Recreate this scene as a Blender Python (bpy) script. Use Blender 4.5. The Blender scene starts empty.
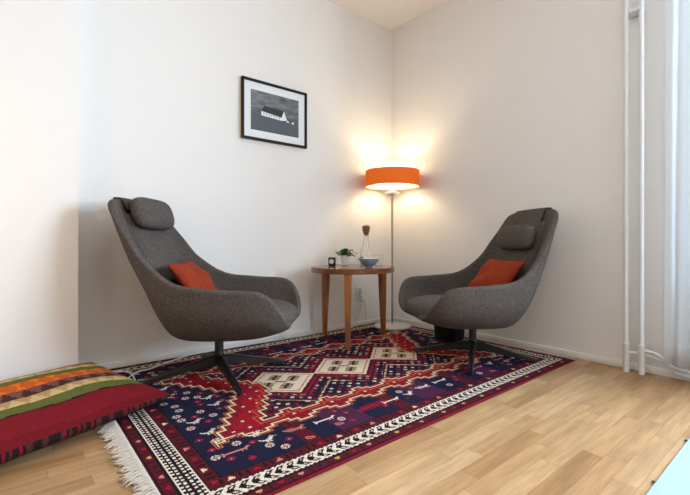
import bpy, bmesh, math, random
import numpy as np
from mathutils import Vector, Matrix
random.seed(7); rng = np.random.default_rng(11)
PI = math.pi
SC = bpy.context.scene
COL = SC.collection

# The room: the back wall is y = 0, the right wall is x = 0, the corner at the origin, floor z = 0.
# ------------------------------------------------------------------ materials
def lin(c):
    return tuple(((v/255)/12.92 if v/255 <= .04045 else ((v/255+.055)/1.055)**2.4) for v in c)

class NT:
    """small helper to write node trees tersely"""
    def __init__(s, m):
        m.use_nodes = True
        s.t = m.node_tree; s.n = s.t.nodes; s.l = s.t.links
        s.n.clear()
        s.out = s.n.new('ShaderNodeOutputMaterial')
    def add(s, kind, props=None, **ins):
        nd = s.n.new(kind)
        for k, v in (props or {}).items(): setattr(nd, k, v)
        for k, v in ins.items():
            key = int(k[1:]) if k[0] == 'i' and k[1:].isdigit() else k.replace('_', ' ')
            sock = nd.inputs[key]
            if hasattr(v, 'is_output'): s.l.new(v, sock)
            elif isinstance(v, tuple) and len(v) == 3 and sock.type == 'RGBA': sock.default_value = v + (1,)
            else: sock.default_value = v
        return nd
    def math(s, op, a, b=0.0, c=0.0):
        return s.add('ShaderNodeMath', dict(operation=op), i0=a, i1=b, i2=c).outputs[0]
    def mix(s, f, a, b, blend='MIX'):
        nd = s.n.new('ShaderNodeMix'); nd.data_type = 'RGBA'; nd.blend_type = blend
        for sock, v in ((nd.inputs[0], f), (nd.inputs[6], a), (nd.inputs[7], b)):
            if hasattr(v, 'is_output'): s.l.new(v, sock)
            elif isinstance(v, tuple): sock.default_value = v + (1,)
            else: sock.default_value = v
        return nd.outputs[2]
    def coord(s, which='Object'):
        return s.add('ShaderNodeTexCoord').outputs[which]
    def noise(s, vec, scale, detail=3.0, rough=.55):
        return s.add('ShaderNodeTexNoise', Vector=vec, Scale=scale, Detail=detail, Roughness=rough)
    def bump(s, h, strength=.2, dist=.01):
        return s.add('ShaderNodeBump', Strength=strength, Distance=dist, Height=h).outputs[0]
    def bsdf(s, color, rough=.6, normal=None, **kw):
        b = s.n.new('ShaderNodeBsdfPrincipled')
        def put(k, v):
            if hasattr(v, 'is_output'): s.l.new(v, b.inputs[k])
            elif isinstance(v, tuple) and len(v) == 3: b.inputs[k].default_value = v + (1,)
            else: b.inputs[k].default_value = v
        put('Base Color', color); put('Roughness', rough)
        if normal is not None: put('Normal', normal)
        for k, v in kw.items(): put(k.replace('_', ' '), v)
        s.l.new(b.outputs[0], s.out.inputs[0])
        return b

def simple(name, rgb, rough=.5, var=.06, scale=30, bump=0.0, **kw):
    m = bpy.data.materials.new(name); n = NT(m)
    c = n.coord()
    nz = n.noise(c, scale)
    base = lin(rgb)
    col = n.mix(nz.outputs[0], tuple(v*(1-var) for v in base), tuple(min(1, v*(1+var)) for v in base))
    nrm = n.bump(nz.outputs[0], bump, .004) if bump else None
    n.bsdf(col, rough, nrm, **kw)
    return m

M = {}
M['wall'] = simple('wall_paint', (234, 231, 228), .75, .012, 6, .05)
M['wall_warm'] = simple('wall_paint_warm', (218, 204, 190), .75, .02, 6, .05)
M['ceiling'] = simple('ceiling_paint', (240, 236, 230), .8, .01, 5)
M['trim'] = simple('trim_paint', (236, 234, 230), .4, .01, 10)
M['white_plastic'] = simple('white_plastic', (232, 230, 226), .35, .01, 20)
M['grey_plastic'] = simple('grey_plastic', (222, 221, 218), .4, .03, 20)
M['pipe'] = simple('pipe_enamel', (226, 228, 230), .3, .015, 12)
M['black_metal'] = simple('black_metal', (20, 19, 19), .42, .1, 40)
M['black_plastic'] = simple('black_plastic', (17, 17, 18), .5, .1, 30)
M['frame_black'] = simple('frame_black', (16, 17, 22), .6, .1, 40, Specular_IOR_Level=.2)
M['pale_wood'] = simple('pale_wood', (205, 175, 140), .55, .08, 25)
M['mat_board'] = simple('mat_board', (232, 234, 236), .8, .01, 40)
M['chrome'] = simple('brushed_steel', (170, 165, 158), .32, .03, 60, Metallic=.9)
M['ceramic'] = simple('white_ceramic', (222, 222, 220), .3, .02, 12)
M['bowl_out'] = simple('blue_glaze', (122, 140, 158), .3, .12, 18)
M['bowl_in'] = simple('white_glaze', (225, 226, 226), .3, .02, 12)
M['cork'] = simple('cork', (122, 84, 52), .8, .25, 220, .3)
M['soil'] = simple('soil', (45, 32, 24), .95, .3, 200, .4)
M['leaf'] = simple('leaf', (52, 92, 42), .5, .35, 60)
M['lampbase'] = simple('lamp_base_enamel', (214, 210, 204), .25, .02, 10)
M['floor_mat'] = simple('floor_mat', (168, 194, 210), .55, .02, 40, .05)
M['brass'] = simple('clock_hand', (215, 205, 180), .4, .02, 10)
M['sock_dark'] = simple('socket_hole', (60, 58, 56), .6, .02, 10)
M['fringe'] = simple('fringe_cotton', (196, 184, 170), .9, .1, 80)
M['print_wall'] = simple('print_white', (228, 232, 234), .7, .05, 60)
M['print_roof'] = simple('print_roof', (42, 47, 53), .7, .15, 90)
M['print_win'] = simple('print_window', (120, 128, 134), .7, .1, 60)

def glass_mat(name, col=(1, 1, 1), rough=0.0, ior=1.45):
    m = bpy.data.materials.new(name); n = NT(m)
    nz = n.noise(n.coord(), 3)
    c = n.mix(nz.outputs[0], col, tuple(v*.99 for v in col))
    n.bsdf(c, rough, None, Transmission_Weight=1.0, IOR=ior)
    return m
M['glass'] = glass_mat('clear_glass')

def fabric(name, dark, light, scale=420, bump=.35, tint=None):
    m = bpy.data.materials.new(name); n = NT(m)
    c = n.coord()
    a = n.noise(c, scale, 2, .6).outputs[0]
    b = n.noise(c, scale*.28, 3, .6).outputs[0]
    f = n.math('ADD', n.math('MULTIPLY', a, .65), n.math('MULTIPLY', b, .35))
    r = n.add('ShaderNodeMapRange', Value=f, From_Min=.38, From_Max=.62).outputs[0]
    col = n.mix(r, lin(dark), lin(light))
    n.bsdf(col, .95, n.bump(f, bump, .003), Specular_IOR_Level=.15)
    return m
M['tweed'] = fabric('grey_brown_tweed', (52, 48, 46), (110, 102, 97))
M['terracotta'] = fabric('terracotta_velvet', (122, 42, 22), (156, 60, 34), 260, .2)

def wood(name, c0, c1, axis=2, rough=.38):
    m = bpy.data.materials.new(name); n = NT(m)
    c = n.coord()
    mp = n.add('ShaderNodeMapping', Vector=c)
    sc = [34, 34, 34]; sc[axis] = 2.2
    mp.inputs['Scale'].default_value = sc
    a = n.noise(mp.outputs[0], 1.6, 5, .6).outputs[0]
    r = n.add('ShaderNodeMapRange', Value=a, From_Min=.32, From_Max=.68).outputs[0]
    n.bsdf(n.mix(r, lin(c0), lin(c1)), rough, n.bump(a, .06, .002))
    return m
M['table_wood_leg'] = wood('teak_leg', (128, 74, 34), (172, 108, 54), 2)
M['table_wood'] = wood('teak_top', (96, 58, 32), (138, 88, 50), 0, .10)

# oak strip floor: strips along x, staggered end joints, each strip its own tone
def floor_mat():
    m = bpy.data.materials.new('oak_strip_floor'); n = NT(m)
    xyz = n.add('ShaderNodeSeparateXYZ', Vector=n.coord())
    x, y = xyz.outputs[0], xyz.outputs[1]
    W_, L_ = .068, .46
    yr = n.math('DIVIDE', y, W_); row = n.math('FLOOR', yr)
    rn = n.add('ShaderNodeTexWhiteNoise', dict(noise_dimensions='1D'), W=row).outputs[0]
    xr = n.math('ADD', n.math('DIVIDE', x, L_), n.math('MULTIPLY', rn, 7.3)); colm = n.math('FLOOR', xr)
    cell = n.add('ShaderNodeCombineXYZ', X=row, Y=colm, Z=0.0).outputs[0]
    w = n.add('ShaderNodeTexWhiteNoise', dict(noise_dimensions='3D'), Vector=cell)
    tone = w.outputs[0]
    off = n.math('MULTIPLY', tone, 40.0)
    v = n.add('ShaderNodeCombineXYZ', X=n.math('ADD', n.math('MULTIPLY', x, 2.4), off),
              Y=n.math('ADD', n.math('MULTIPLY', y, 22.0), off), Z=off).outputs[0]
    g1 = n.noise(v, 1.5, 5, .62).outputs[0]
    v2 = n.add('ShaderNodeCombineXYZ', X=n.math('ADD', n.math('MULTIPLY', x, 6.0), off), Y=n.math('MULTIPLY', y, 140.0), Z=off).outputs[0]
    g2 = n.noise(v2, 1.0, 3, .6).outputs[0]
    ramp = n.add('ShaderNodeValToRGB', Fac=tone)
    el = ramp.color_ramp.elements
    stops = [(0, (162, 122, 80)), (.18, (174, 134, 92)), (.5, (183, 145, 102)), (.78, (190, 153, 110)), (1, (198, 163, 121))]
    el[0].position, el[0].color = stops[0][0], lin(stops[0][1])+(1,)
    el[1].position, el[1].color = stops[-1][0], lin(stops[-1][1])+(1,)
    for p, c in stops[1:-1]:
        e = el.new(p); e.color = lin(c)+(1,)
    gr = n.add('ShaderNodeMapRange', Value=g1, From_Min=.35, From_Max=.66, To_Min=.74, To_Max=1.10).outputs[0]
    gr2 = n.add('ShaderNodeMapRange', Value=g2, From_Min=.35, From_Max=.65, To_Min=.93, To_Max=1.05).outputs[0]
    gm = n.math('MULTIPLY', gr, gr2)
    fy = n.math('FRACT', yr); fx = n.math('FRACT', xr)
    jy = n.math('LESS_THAN', n.math('MINIMUM', fy, n.math('SUBTRACT', 1.0, fy)), .012)
    jx = n.math('LESS_THAN', n.math('MINIMUM', fx, n.math('SUBTRACT', 1.0, fx)), .0022)
    j = n.math('MAXIMUM', jy, jx)
    gm = n.math('MULTIPLY', gm, n.math('SUBTRACT', 1.0, n.math('MULTIPLY', j, .38)))
    gcol = n.add('ShaderNodeCombineXYZ', X=gm, Y=gm, Z=gm).outputs[0]
    col = n.mix(1.0, ramp.outputs[0], gcol, 'MULTIPLY')
    n.bsdf(col, n.add('ShaderNodeMapRange', Value=g1, To_Min=.30, To_Max=.42).outputs[0],
           n.bump(n.math('SUBTRACT', g1, j), .08, .002))
    return m
M['floor'] = floor_mat()

def attr_mat(name, rough=.95, bscale=500, bump=.3):
    m = bpy.data.materials.new(name); n = NT(m)
    a = n.add('ShaderNodeAttribute', dict(attribute_name='dye')).outputs['Color']
    nz = n.noise(n.coord(), bscale, 2).outputs[0]
    r = n.add('ShaderNodeMapRange', Value=nz, From_Min=.3, From_Max=.7, To_Min=.78, To_Max=1.2).outputs[0]
    g = n.add('ShaderNodeCombineXYZ', X=r, Y=r, Z=r).outputs[0]
    n.bsdf(n.mix(1.0, a, g, 'MULTIPLY'), rough, n.bump(nz, bump, .003), Specular_IOR_Level=.12)
    return m
M['rug'] = attr_mat('rug_wool'); M['kilim'] = attr_mat('kilim_wool', .95, 350)

def curtain_mat():
    m = bpy.data.materials.new('sheer_curtain'); n = NT(m)
    nz = n.noise(n.coord(), 300, 2).outputs[0]
    c = n.mix(nz, (.88, .92, .95), (.95, .97, .99))
    d = n.add('ShaderNodeBsdfDiffuse', Color=c).outputs[0]
    t = n.add('ShaderNodeBsdfTranslucent', Color=c).outputs[0]
    tr = n.add('ShaderNodeBsdfTransparent').outputs[0]
    a = n.add('ShaderNodeMixShader', Fac=.6, i1=d, i2=t).outputs[0]
    b = n.add('ShaderNodeMixShader', Fac=.04, i1=a, i2=tr).outputs[0]
    n.l.new(b, n.out.inputs[0]); return m
M['curtain'] = curtain_mat()

def shade_mat(name, rgb, fac, emit):
    m = bpy.data.materials.new(name); n = NT(m)
    c = n.coord()
    mp = n.add('ShaderNodeMapping', Vector=c); mp.inputs['Scale'].default_value = (6, 6, 160)
    nz = n.noise(mp.outputs[0], 1.5, 3).outputs[0]
    b = lin(rgb)
    col = n.mix(nz, tuple(v*.85 for v in b), tuple(min(1, v*1.12) for v in b))
    d = n.add('ShaderNodeBsdfDiffuse', Color=col).outputs[0]
    t = n.add('ShaderNodeBsdfTranslucent', Color=col).outputs[0]
    s = n.add('ShaderNodeMixShader', Fac=fac, i1=d, i2=t).outputs[0]
    e = n.add('ShaderNodeEmission', Color=col, Strength=emit).outputs[0]
    s = n.add('ShaderNodeAddShader', i0=s, i1=e).outputs[0]
    n.l.new(s, n.out.inputs[0]); return m
M['shade'] = shade_mat('orange_shade', (238, 128, 54), .45, .26)
M['liner'] = simple('white_shade_liner', (236, 226, 208), .8, .01, 20)
M['opal'] = shade_mat('opal_diffuser', (255, 240, 218), .6, 1.6)

def print_mat():
    m = bpy.data.materials.new('print_sky_field'); n = NT(m)
    c = n.coord()
    xyz = n.add('ShaderNodeSeparateXYZ', Vector=c)
    mp = n.add('ShaderNodeMapping', Vector=c); mp.inputs['Scale'].default_value = (7, 7, 22)
    a = n.noise(mp.outputs[0], 1.6, 5, .65).outputs[0]
    r = n.add('ShaderNodeMapRange', Value=a, From_Min=.36, From_Max=.72).outputs[0]
    sky = n.mix(r, lin((60, 66, 72)), lin((138, 144, 148)))
    mp2 = n.add('ShaderNodeMapping', Vector=c); mp2.inputs['Scale'].default_value = (60, 60, 130)
    b = n.noise(mp2.outputs[0], 1.2, 3).outputs[0]
    fld = n.mix(b, lin((58, 66, 74)), lin((88, 96, 104)))
    f = n.add('ShaderNodeMapRange', Value=xyz.outputs[2], From_Min=-.04, From_Max=.03).outputs[0]
    n.bsdf(n.mix(f, fld, sky), .6); return m
M['print'] = print_mat()

# ------------------------------------------------------------------ mesh helpers
def link(name, me, mat=None, parent=None, smooth=True):
    o = bpy.data.objects.new(name, me); COL.objects.link(o)
    if mat:
        for mm in (mat if isinstance(mat, list) else [mat]): me.materials.append(mm)
    if smooth:
        for p in me.polygons: p.use_smooth = True
    if parent: o.parent = parent
    return o
def from_bm(name, bm, mat=None, parent=None, smooth=True, sharp=None):
    bmesh.ops.recalc_face_normals(bm, faces=bm.faces)
    me = bpy.data.meshes.new(name); bm.to_mesh(me); bm.free()
    o = link(name, me, mat, parent, smooth)
    if sharp:
        me.set_sharp_from_angle(angle=math.radians(sharp))
    return o
def thing(name, label, cat, loc=(0, 0, 0), rz=0, group=None):
    o = bpy.data.objects.new(name, None); COL.objects.link(o)
    o.empty_display_size = .1
    o.location = loc; o.rotation_euler = (0, 0, rz)
    o['label'] = label; o['category'] = cat
    if group: o['group'] = group
    return o
def tag(o, label, cat, group=None):
    o['label'] = label; o['category'] = cat
    if group: o['group'] = group
    return o
def struct(o):
    o['kind'] = 'structure'; return o

def add_box(bm, lo, hi, bev=0.0, seg=2, mat=None):
    r = bmesh.ops.create_cube(bm, size=1)
    vs = r['verts']
    for v in vs:
        v.co = Vector(((lo[i]+hi[i])/2 + v.co[i]*(hi[i]-lo[i])) for i in range(3))
    if mat is not None:
        bmesh.ops.transform(bm, matrix=mat, verts=vs)
    if bev:
        es = list({e for v in vs for e in v.link_edges})
        bmesh.ops.bevel(bm, geom=es, offset=bev, segments=seg, profile=.5, affect='EDGES')
def box(name, lo, hi, mat, parent=None, bev=0.0, seg=2):
    bm = bmesh.new(); add_box(bm, lo, hi, bev, seg)
    return from_bm(name, bm, mat, parent, smooth=bool(bev), sharp=40 if bev else None)
def add_lathe(bm, prof, n=40, c=(0, 0, 0), capb=True, capt=True):
    rings = []
    for r, z in prof:
        rings.append([bm.verts.new((c[0]+r*math.cos(2*PI*i/n), c[1]+r*math.sin(2*PI*i/n), c[2]+z)) for i in range(n)])
    for a, b in zip(rings, rings[1:]):
        for i in range(n): bm.faces.new((a[i], a[(i+1) % n], b[(i+1) % n], b[i]))
    if capb: bm.faces.new(rings[0][::-1])
    if capt: bm.faces.new(rings[-1])
def lathe(name, prof, mat, parent=None, n=40, c=(0, 0, 0), capb=True, capt=True, sharp=35):
    bm = bmesh.new(); add_lathe(bm, prof, n, c, capb, capt)
    return from_bm(name, bm, mat, parent, True, sharp)
def catmull(pts, per=8, closed=False):
    P = [np.array(p, float) for p in pts]; out = []; n = len(P)
    rngi = range(n if closed else n-1)
    for i in rngi:
        if closed: p0, p1, p2, p3 = P[(i-1) % n], P[i], P[(i+1) % n], P[(i+2) % n]
        else: p0, p1, p2, p3 = P[max(i-1, 0)], P[i], P[i+1], P[min(i+2, n-1)]
        for k in range(per):
            t = k/per
            out.append(.5*((2*p1)+(-p0+p2)*t+(2*p0-5*p1+4*p2-p3)*t*t+(-p0+3*p1-3*p2+p3)*t**3))
    if not closed: out.append(P[-1])
    return out
def add_tube(bm, pts, r, n=10, rfun=None):
    pts = [Vector(p) for p in pts]; rings = []
    up = Vector((0, 0, 1)); prev = None
    for i, p in enumerate(pts):
        d = (pts[min(i+1, len(pts)-1)]-pts[max(i-1, 0)]).normalized()
        if prev is None:
            a = d.cross(up if abs(d.z) < .95 else Vector((1, 0, 0))).normalized()
        else:
            a = (prev - d*prev.dot(d)).normalized()
        prev = a; b = d.cross(a)
        rr = rfun(i/(len(pts)-1)) if rfun else r
        rings.append([bm.verts.new(p+(a*math.cos(2*PI*k/n)+b*math.sin(2*PI*k/n))*rr) for k in range(n)])
    for a, b in zip(rings, rings[1:]):
        for k in range(n): bm.faces.new((a[k], a[(k+1) % n], b[(k+1) % n], b[k]))
    bm.faces.new(rings[0][::-1]); bm.faces.new(rings[-1])
def tube(name, pts, r, mat, parent=None, n=10, rfun=None):
    bm = bmesh.new(); add_tube(bm, pts, r, n, rfun)
    return from_bm(name, bm, mat, parent, True, 50)
def grid_faces(bm, rows, closed=False):
    for a, b in zip(rows, rows[1:]):
        m = len(a)
        for i in range(m if closed else m-1):
            bm.faces.new((a[i], a[(i+1) % m], b[(i+1) % m], b[i]))

# ------------------------------------------------------------------ room
H = 2.812
XF, YB = -5.2, -4.6
struct(box('floor', (XF-.1, YB-.1, -.1), (.1, .1, 0), M['floor']))
struct(box('ceiling', (XF-.1, YB-.1, H), (.1, .1, H+.1), M['ceiling']))
struct(box('wall_left', (XF, 0, 0), (.12, .12, H), M['wall']))
# window 1 opens in the right wall
WY0, WY1, WZ0, WZ1 = -4.40, -2.45, .60, 2.35
bm = bmesh.new()
for lo, hi in (((0, WY1, 0), (.3, 0, H)), ((0, YB, 0), (.3, WY0, H)), ((0, WY0, 0), (.3, WY1, WZ0)), ((0, WY0, WZ1), (.3, WY1, H))):
    add_box(bm, lo, hi)
struct(from_bm('wall_right', bm, M['wall'], None, False))
struct(box('wall_back', (XF, YB-.1, 0), (.12, YB, H), M['wall_warm']))
struct(box('wall_side', (XF-.1, YB, 0), (XF, .12, H), M['wall_warm']))
struct(box('wall_pier', (-3.9, -.2, 0), (-2.587, 0, H), M['wall']))
def baseboard(name, lo, hi):
    return struct(box(name, lo, hi, M['trim'], None, .004, 2))
baseboard('baseboard_left', (-2.587, -.014, 0), (0, 0, .042))
baseboard('baseboard_right', (-.014, YB, 0), (0, -.014, .042))
w = bpy.data.objects.new('window_1', None); COL.objects.link(w); w.location = (.18, (WY0+WY1)/2, WZ0); struct(w)
bm = bmesh.new(); hw = (WY1-WY0)/2; hh = WZ1-WZ0
for lo, hi in (((-.03, -hw, 0), (.03, -hw+.06, hh)), ((-.03, hw-.06, 0), (.03, hw, hh)), ((-.03, -.04, .06), (.03, .04, hh-.06)),
               ((-.03, -hw+.06, 0), (.03, hw-.06, .06)), ((-.03, -hw+.06, hh-.06), (.03, hw-.06, hh))):
    add_box(bm, lo, hi)
from_bm('window_frame', bm, M['trim'], w, False)
def pane_mat():
    m = bpy.data.materials.new('window_glass'); n = NT(m)
    nz = n.noise(n.coord(), 2).outputs[0]
    t = n.add('ShaderNodeBsdfTransparent', Color=n.mix(nz, (.95, .97, .98), (.97, .98, .99))).outputs[0]
    g = n.add('ShaderNodeBsdfGlossy', Roughness=.02).outputs[0]
    s = n.add('ShaderNodeMixShader', Fac=.06, i1=t, i2=g).outputs[0]
    n.l.new(s, n.out.inputs[0]); return m
M['pane'] = pane_mat()
for a, b in ((-hw+.06, -.04), (.04, hw-.06)):
    box('window_pane', (-.004, a, .06), (.004, b, hh-.06), M['pane'], w)
box('window_sill', (-.18, -hw-.03, -.03), (-.03, hw+.03, 0), M['trim'], w, .005)

# ------------------------------------------------------------------ rug (woven pattern, one face per knot)
RU0, RU1, RV0, RV1 = .075, 2.53, .02, 1.695
K = .005
NU, NV = int(round((RU1-RU0)/K)), int(round((RV1-RV0)/K))
PAL = {k: np.array(lin(v)) for k, v in dict(navy=(27, 24, 44), blue=(28, 27, 52), red=(150, 18, 40), maroon=(82, 20, 32), cream=(222, 196, 162),
       white=(216, 203, 190), brown=(74, 38, 28), orange=(196, 96, 52), black=(24, 18, 24), plum=(70, 32, 62), ochre=(200, 150, 84), pink=(196, 120, 110), crimson=(122, 16, 34), ivory=(224, 205, 180)).items()}
def rug_colors():
    u = RU0 + (np.arange(NU)+.5)*K; v = RV0 + (np.arange(NV)+.5)*K
    U, V = np.meshgrid(u, v, indexing='ij')
    s = U-(RU0+RU1)/2; t = V-(RV0+RV1)/2
    S, T = np.abs(s), np.abs(t)
    C = np.zeros((NU, NV, 3))
    def put(mask, c): C[mask] = PAL[c]
    hs, ht = (RU1-RU0)/2, (RV1-RV0)/2
    eu, ev = hs-S, ht-T
    e = np.minimum(eu, ev)
    wc = np.where(eu < ev, t, s)              # coordinate running along the border
    endb = eu < ev
    put(e >= 0, 'maroon')
    put(e < .005, 'crimson')
    # outer guard with small triangles
    g = (e >= .008) & (e < .052)
    put(g, 'black')
    k = np.floor((wc+10)/.075).astype(int); f = (wc+10)/.075-k
    put(g & (np.abs(f-.5) < .44) & (e > .014) & (e < .046), 'maroon')
    tri = g & (np.abs(f-.5)*.075 < (e-.022)*.8) & (e > .022) & (e < .040)
    for q, c in enumerate(('pink', 'red', 'ochre', 'blue')):
        put(tri & (k % 4 == q), c)
    # white main border with herringbone leaves
    b = (e >= .052) & (e < .128)
    put(b, 'black'); b1 = (e >= .056) & (e < .124); put(b1, 'white')
    m = e-.09
    ph = np.mod(wc+10 + np.abs(m)*.9, .042)
    put(b1 & ~endb & (ph < .025) & (np.abs(m) > .002) & (np.abs(m) < .027), 'black')
    put(b1 & ~endb & (ph > .008) & (ph < .016) & (np.abs(m) > .010) & (np.abs(m) < .020), 'cream')
    put(b1 & ~endb & (np.abs(m) > .029) & (np.mod(wc+10, .02) < .010), 'brown')
    am = np.abs(m)
    put(b1 & endb & (am < .004), 'black')
    put(b1 & endb & (am >= .004) & (am < .013) & (np.mod(wc+10, .022) < .011), 'black')
    put(b1 & endb & (am >= .017) & (am < .020), 'black')
    put(b1 & endb & (am >= .020) & (am < .030) & (np.mod(wc+10.006, .022) < .012), 'black')
    # inner guard
    g = (e >= .128) & (e < .182)
    put(g, 'maroon')
    k = np.floor((wc+10.02)/.088).astype(int); f = (wc+10.02)/.088-k
    tri = g & (np.abs(f-.5)*.088 < (.168-e)*.62) & (e > .144) & (e < .166)
    put(g & (np.abs(np.abs(f-.5)-.36) < .06) & (e > .138) & (e < .172), 'black')
    for q, c in enumerate(('cream', 'red', 'blue', 'pink', 'red')):
        put(tri & (k % 5 == q), c)
    put((e >= .176) & (e < .182), 'black'); put((e >= .178) & (e < .181) & (np.mod(wc+10, .02) < .012), 'orange')
    # field
    F = e >= .182
    put(F, 'blue')
    strip = F & (T > .43)
    blk = np.floor((s+10)/.17).astype(int) % 3
    put(strip & (blk == 1) & (S < .82), 'plum')
    put(strip & (blk == 2) & (np.mod(s+10, .17) > .10) & (S < .82), 'maroon')
    # stepped shapes, outlined by whole rows of knots
    st = .035
    q = lambda a: (np.floor(a/st)+.5)*st
    tri_ = lambda a, p: np.abs(np.mod(a, p)-p/2)/(p/2)
    qs, qt = q(s), q(t); QS, QT = np.abs(qs), np.abs(qt)
    top_ = .475-.075*np.floor(tri_(s+10+.017, .21)*3)/3
    notch = (QS > .70+.62*QT+.0001)
    red = F & (T < top_) & (S < 1.03) & ~notch
    top2 = .365-.07*np.floor(tri_(s+10.1, .21)*3)/3
    N = red & (T < top2) & (QS < .50+.62*QT)
    def dist(mask, n):
        """chessboard distance (in knots) outward from the mask"""
        d = np.full(mask.shape, 99); d[mask] = 0; cur = mask.copy()
        for k_ in range(1, n+1):
            g_ = cur.copy()
            g_[1:] |= cur[:-1]; g_[:-1] |= cur[1:]
            cur2 = g_.copy(); cur2[:, 1:] |= g_[:, :-1]; cur2[:, :-1] |= g_[:, 1:]
            d[cur2 & ~cur] = k_; cur = cur2
        return d
    dro, dri, dno, dni = dist(red, 4), dist(~red, 9), dist(N, 12), dist(~N, 4)
    put(F & (dro >= 1) & (dro <= 1), 'black'); put(F & (dro == 2), 'orange')
    put(red, 'red')
    put(red & (dri <= 2), 'cream'); put(red & (dri == 3), 'black'); put(red & (dri == 6), 'maroon')
    put(red & (dno == 1), 'black'); put(red & ((dno == 2) | (dno == 3)), 'cream'); put(red & (dno == 4), 'brown'); put(red & (dno == 7), 'orange')
    cu, cv = np.mod(s+10.0, .07), np.mod(t+10.0, .07)
    sq = red & (dri > 6) & (dno > 8)
    put(sq & (np.abs(cu-.035) < .0125) & (np.abs(cv-.035) < .0125), 'maroon')
    put(sq & (np.abs(cu-.035) < .0065) & (np.abs(cv-.035) < .0065), 'cream')
    put(N, 'navy'); put(N & (dni == 2), 'red')
    a, c = (s+t*1.08+10), (s-t*1.08+10)
    ia, ic = np.floor(a/.062).astype(int), np.floor(c/.062).astype(int)
    fa, fc = a/.062-ia, c/.062-ic
    dots = N & (dni > 3) & (np.abs(fa-.5) < .22) & (np.abs(fc-.5) < .22)
    sel = (ia*3+ic*5) % 7
    for n_, cname in ((0, 'white'), (1, 'red'), (2, 'pink'), (3, 'blue'), (4, 'cream'), (5, 'red'), (6, 'white')):
        put(dots & (sel == n_), cname)
    put(N & (dni > 3) & (np.abs(fa-.5) < .06) & (np.abs(fc-.5) < .06), 'black')
    # chain of diamonds
    D = np.full_like(s, 9.0); ds = np.zeros_like(s)
    for cc in (-.44, 0, .44):
        d = np.abs(s-cc)/.222+T/.200
        ds = np.where(d < D, s-cc, ds); D = np.minimum(D, d)
    Dq = D
    ring_ = N & (dni > 3)
    put(N & (Dq > 1.62) & (Dq < 1.70), 'maroon')
    put(N & (Dq > 1.70) & (Dq < 1.76) & (np.mod(a, .03) < .015), 'cream')
    put(N & (Dq > 1.30) & (Dq < 1.36), 'red')
    put(N & (Dq < 1.20), 'red'); put(N & (Dq < 1.14), 'maroon'); put(N & (Dq < 1.03), 'black')
    put(N & (Dq < 1.0), 'ivory')
    put(N & (Dq < .90) & (Dq > .84), 'pink')
    # four latch motifs and a small star in each diamond
    p_, r_ = (ds/.222+t/.2), (ds/.222-t/.2)         # axes along the sides of the diamond
    lat = np.zeros_like(N)
    for px in (-.41, .41):
        for pr in (-.34, .34):
            x, y = p_-px, r_-pr
            body = (np.abs(x) < .29) & (np.abs(y) < .21)
            gap = (np.mod(x+10, .13) < .05) & (np.abs(y) > .06)
            lat |= body & ~gap
    put(N & lat & (Dq < .84), 'brown')
    put(N & (np.abs(p_) < .05) & (np.abs(r_) < .22), 'brown')
    # stamped motifs
    def stamp(rows, su, sv, colmap, flip=False, big=1):
        if big > 1: rows = [''.join(ch*big for ch in r_) for r_ in rows for _ in range(big)]
        i0 = int((su-RU0)/K); j0 = int((sv-RV0)/K)
        for dj, row in enumerate(rows):
            for di, ch in enumerate(row[::-1] if flip else row):
                if ch in colmap:
                    i, j = i0-di, j0+dj
                    if 0 <= i < NU and 0 <= j < NV: C[i, j] = PAL[colmap[ch]]
    flower = ["..X.X..", ".XX.XX.", "XX.o.XX", "..ooo..", "XX.o.XX", ".XX.XX.", "..X.X.."]
    bird = ["..........XX...", ".........XooX..", "X........XXXX.X", "XX.....XXXX....", ".XXX.XXXXXX....", "..XXXXoXXX.....", "....XXXXX......", ".....X.X.......", "....XX.XX......"]
    comb = ["X..................XX.", "XX................XXXX", "XXXXXXXXXXXXXXXXXXXX..", "XXXXXXXXXXXXXXXXXXX...", "XX............X..X....", "X.............X..X...."]
    peacock = ["X.X.X.X.X........XX...", "XX.X.X.X.X......XX.X..", ".XX.X.X.X.X.X.XXX.....", "..XXXXXXXXXXXXXXXX.....", "...X.X.X.X.XXXXX......", "....X.X.X.X..X.X......", ".............XX.XX...."]
    comb2 = ["X.X.X.X.X.X.X.X...", "X.X.X.X.X.X.X.X...", "XXXXXXXXXXXXXXXXXX", ".X.X.X.X.X.X.X.X.X", ".X.X.X.X.X.X.X.X.X"]
    leafm = ["...X...", "..XXX..", ".XX.XX.", "XX.o.XX", ".XX.XX.", "..XXX.."]
    cu_, cv_ = (RU0+RU1)/2, (RV0+RV1)/2
    r2 = random.Random(4)
    stripm = F & ~red
    for side in (1, -1):
        x = -.99; n_ = 0
        while x < .97:
            vv = cv_+side*.535 + r2.uniform(-.02, .02)
            kind = n_ % 6
            if kind in (0, 3): stamp(comb, cu_-x, vv, {'X': 'white' if n_ % 4 else 'pink'}); x += .15
            elif kind == 1: stamp(bird, cu_-x, vv-.01, {'X': 'white', 'o': 'red'}); x += .11
            elif kind == 2: stamp(peacock, cu_-x, vv-.02, {'X': 'pink' if n_ % 4 else 'white'}); x += .14
            elif kind == 4: stamp(leafm, cu_-x, vv, {'X': 'red', 'o': 'cream'}); x += .07
            else: stamp(comb2, cu_-x, vv, {'X': 'red'}, True, 2 if n_ % 4 == 1 else 1); x += .15
            if n_ % 2: stamp(leafm, cu_-x+.03, vv+.045*side*(1 if n_ % 4 == 1 else -1), {'X': 'red', 'o': 'cream'})
            n_ += 1
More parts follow.
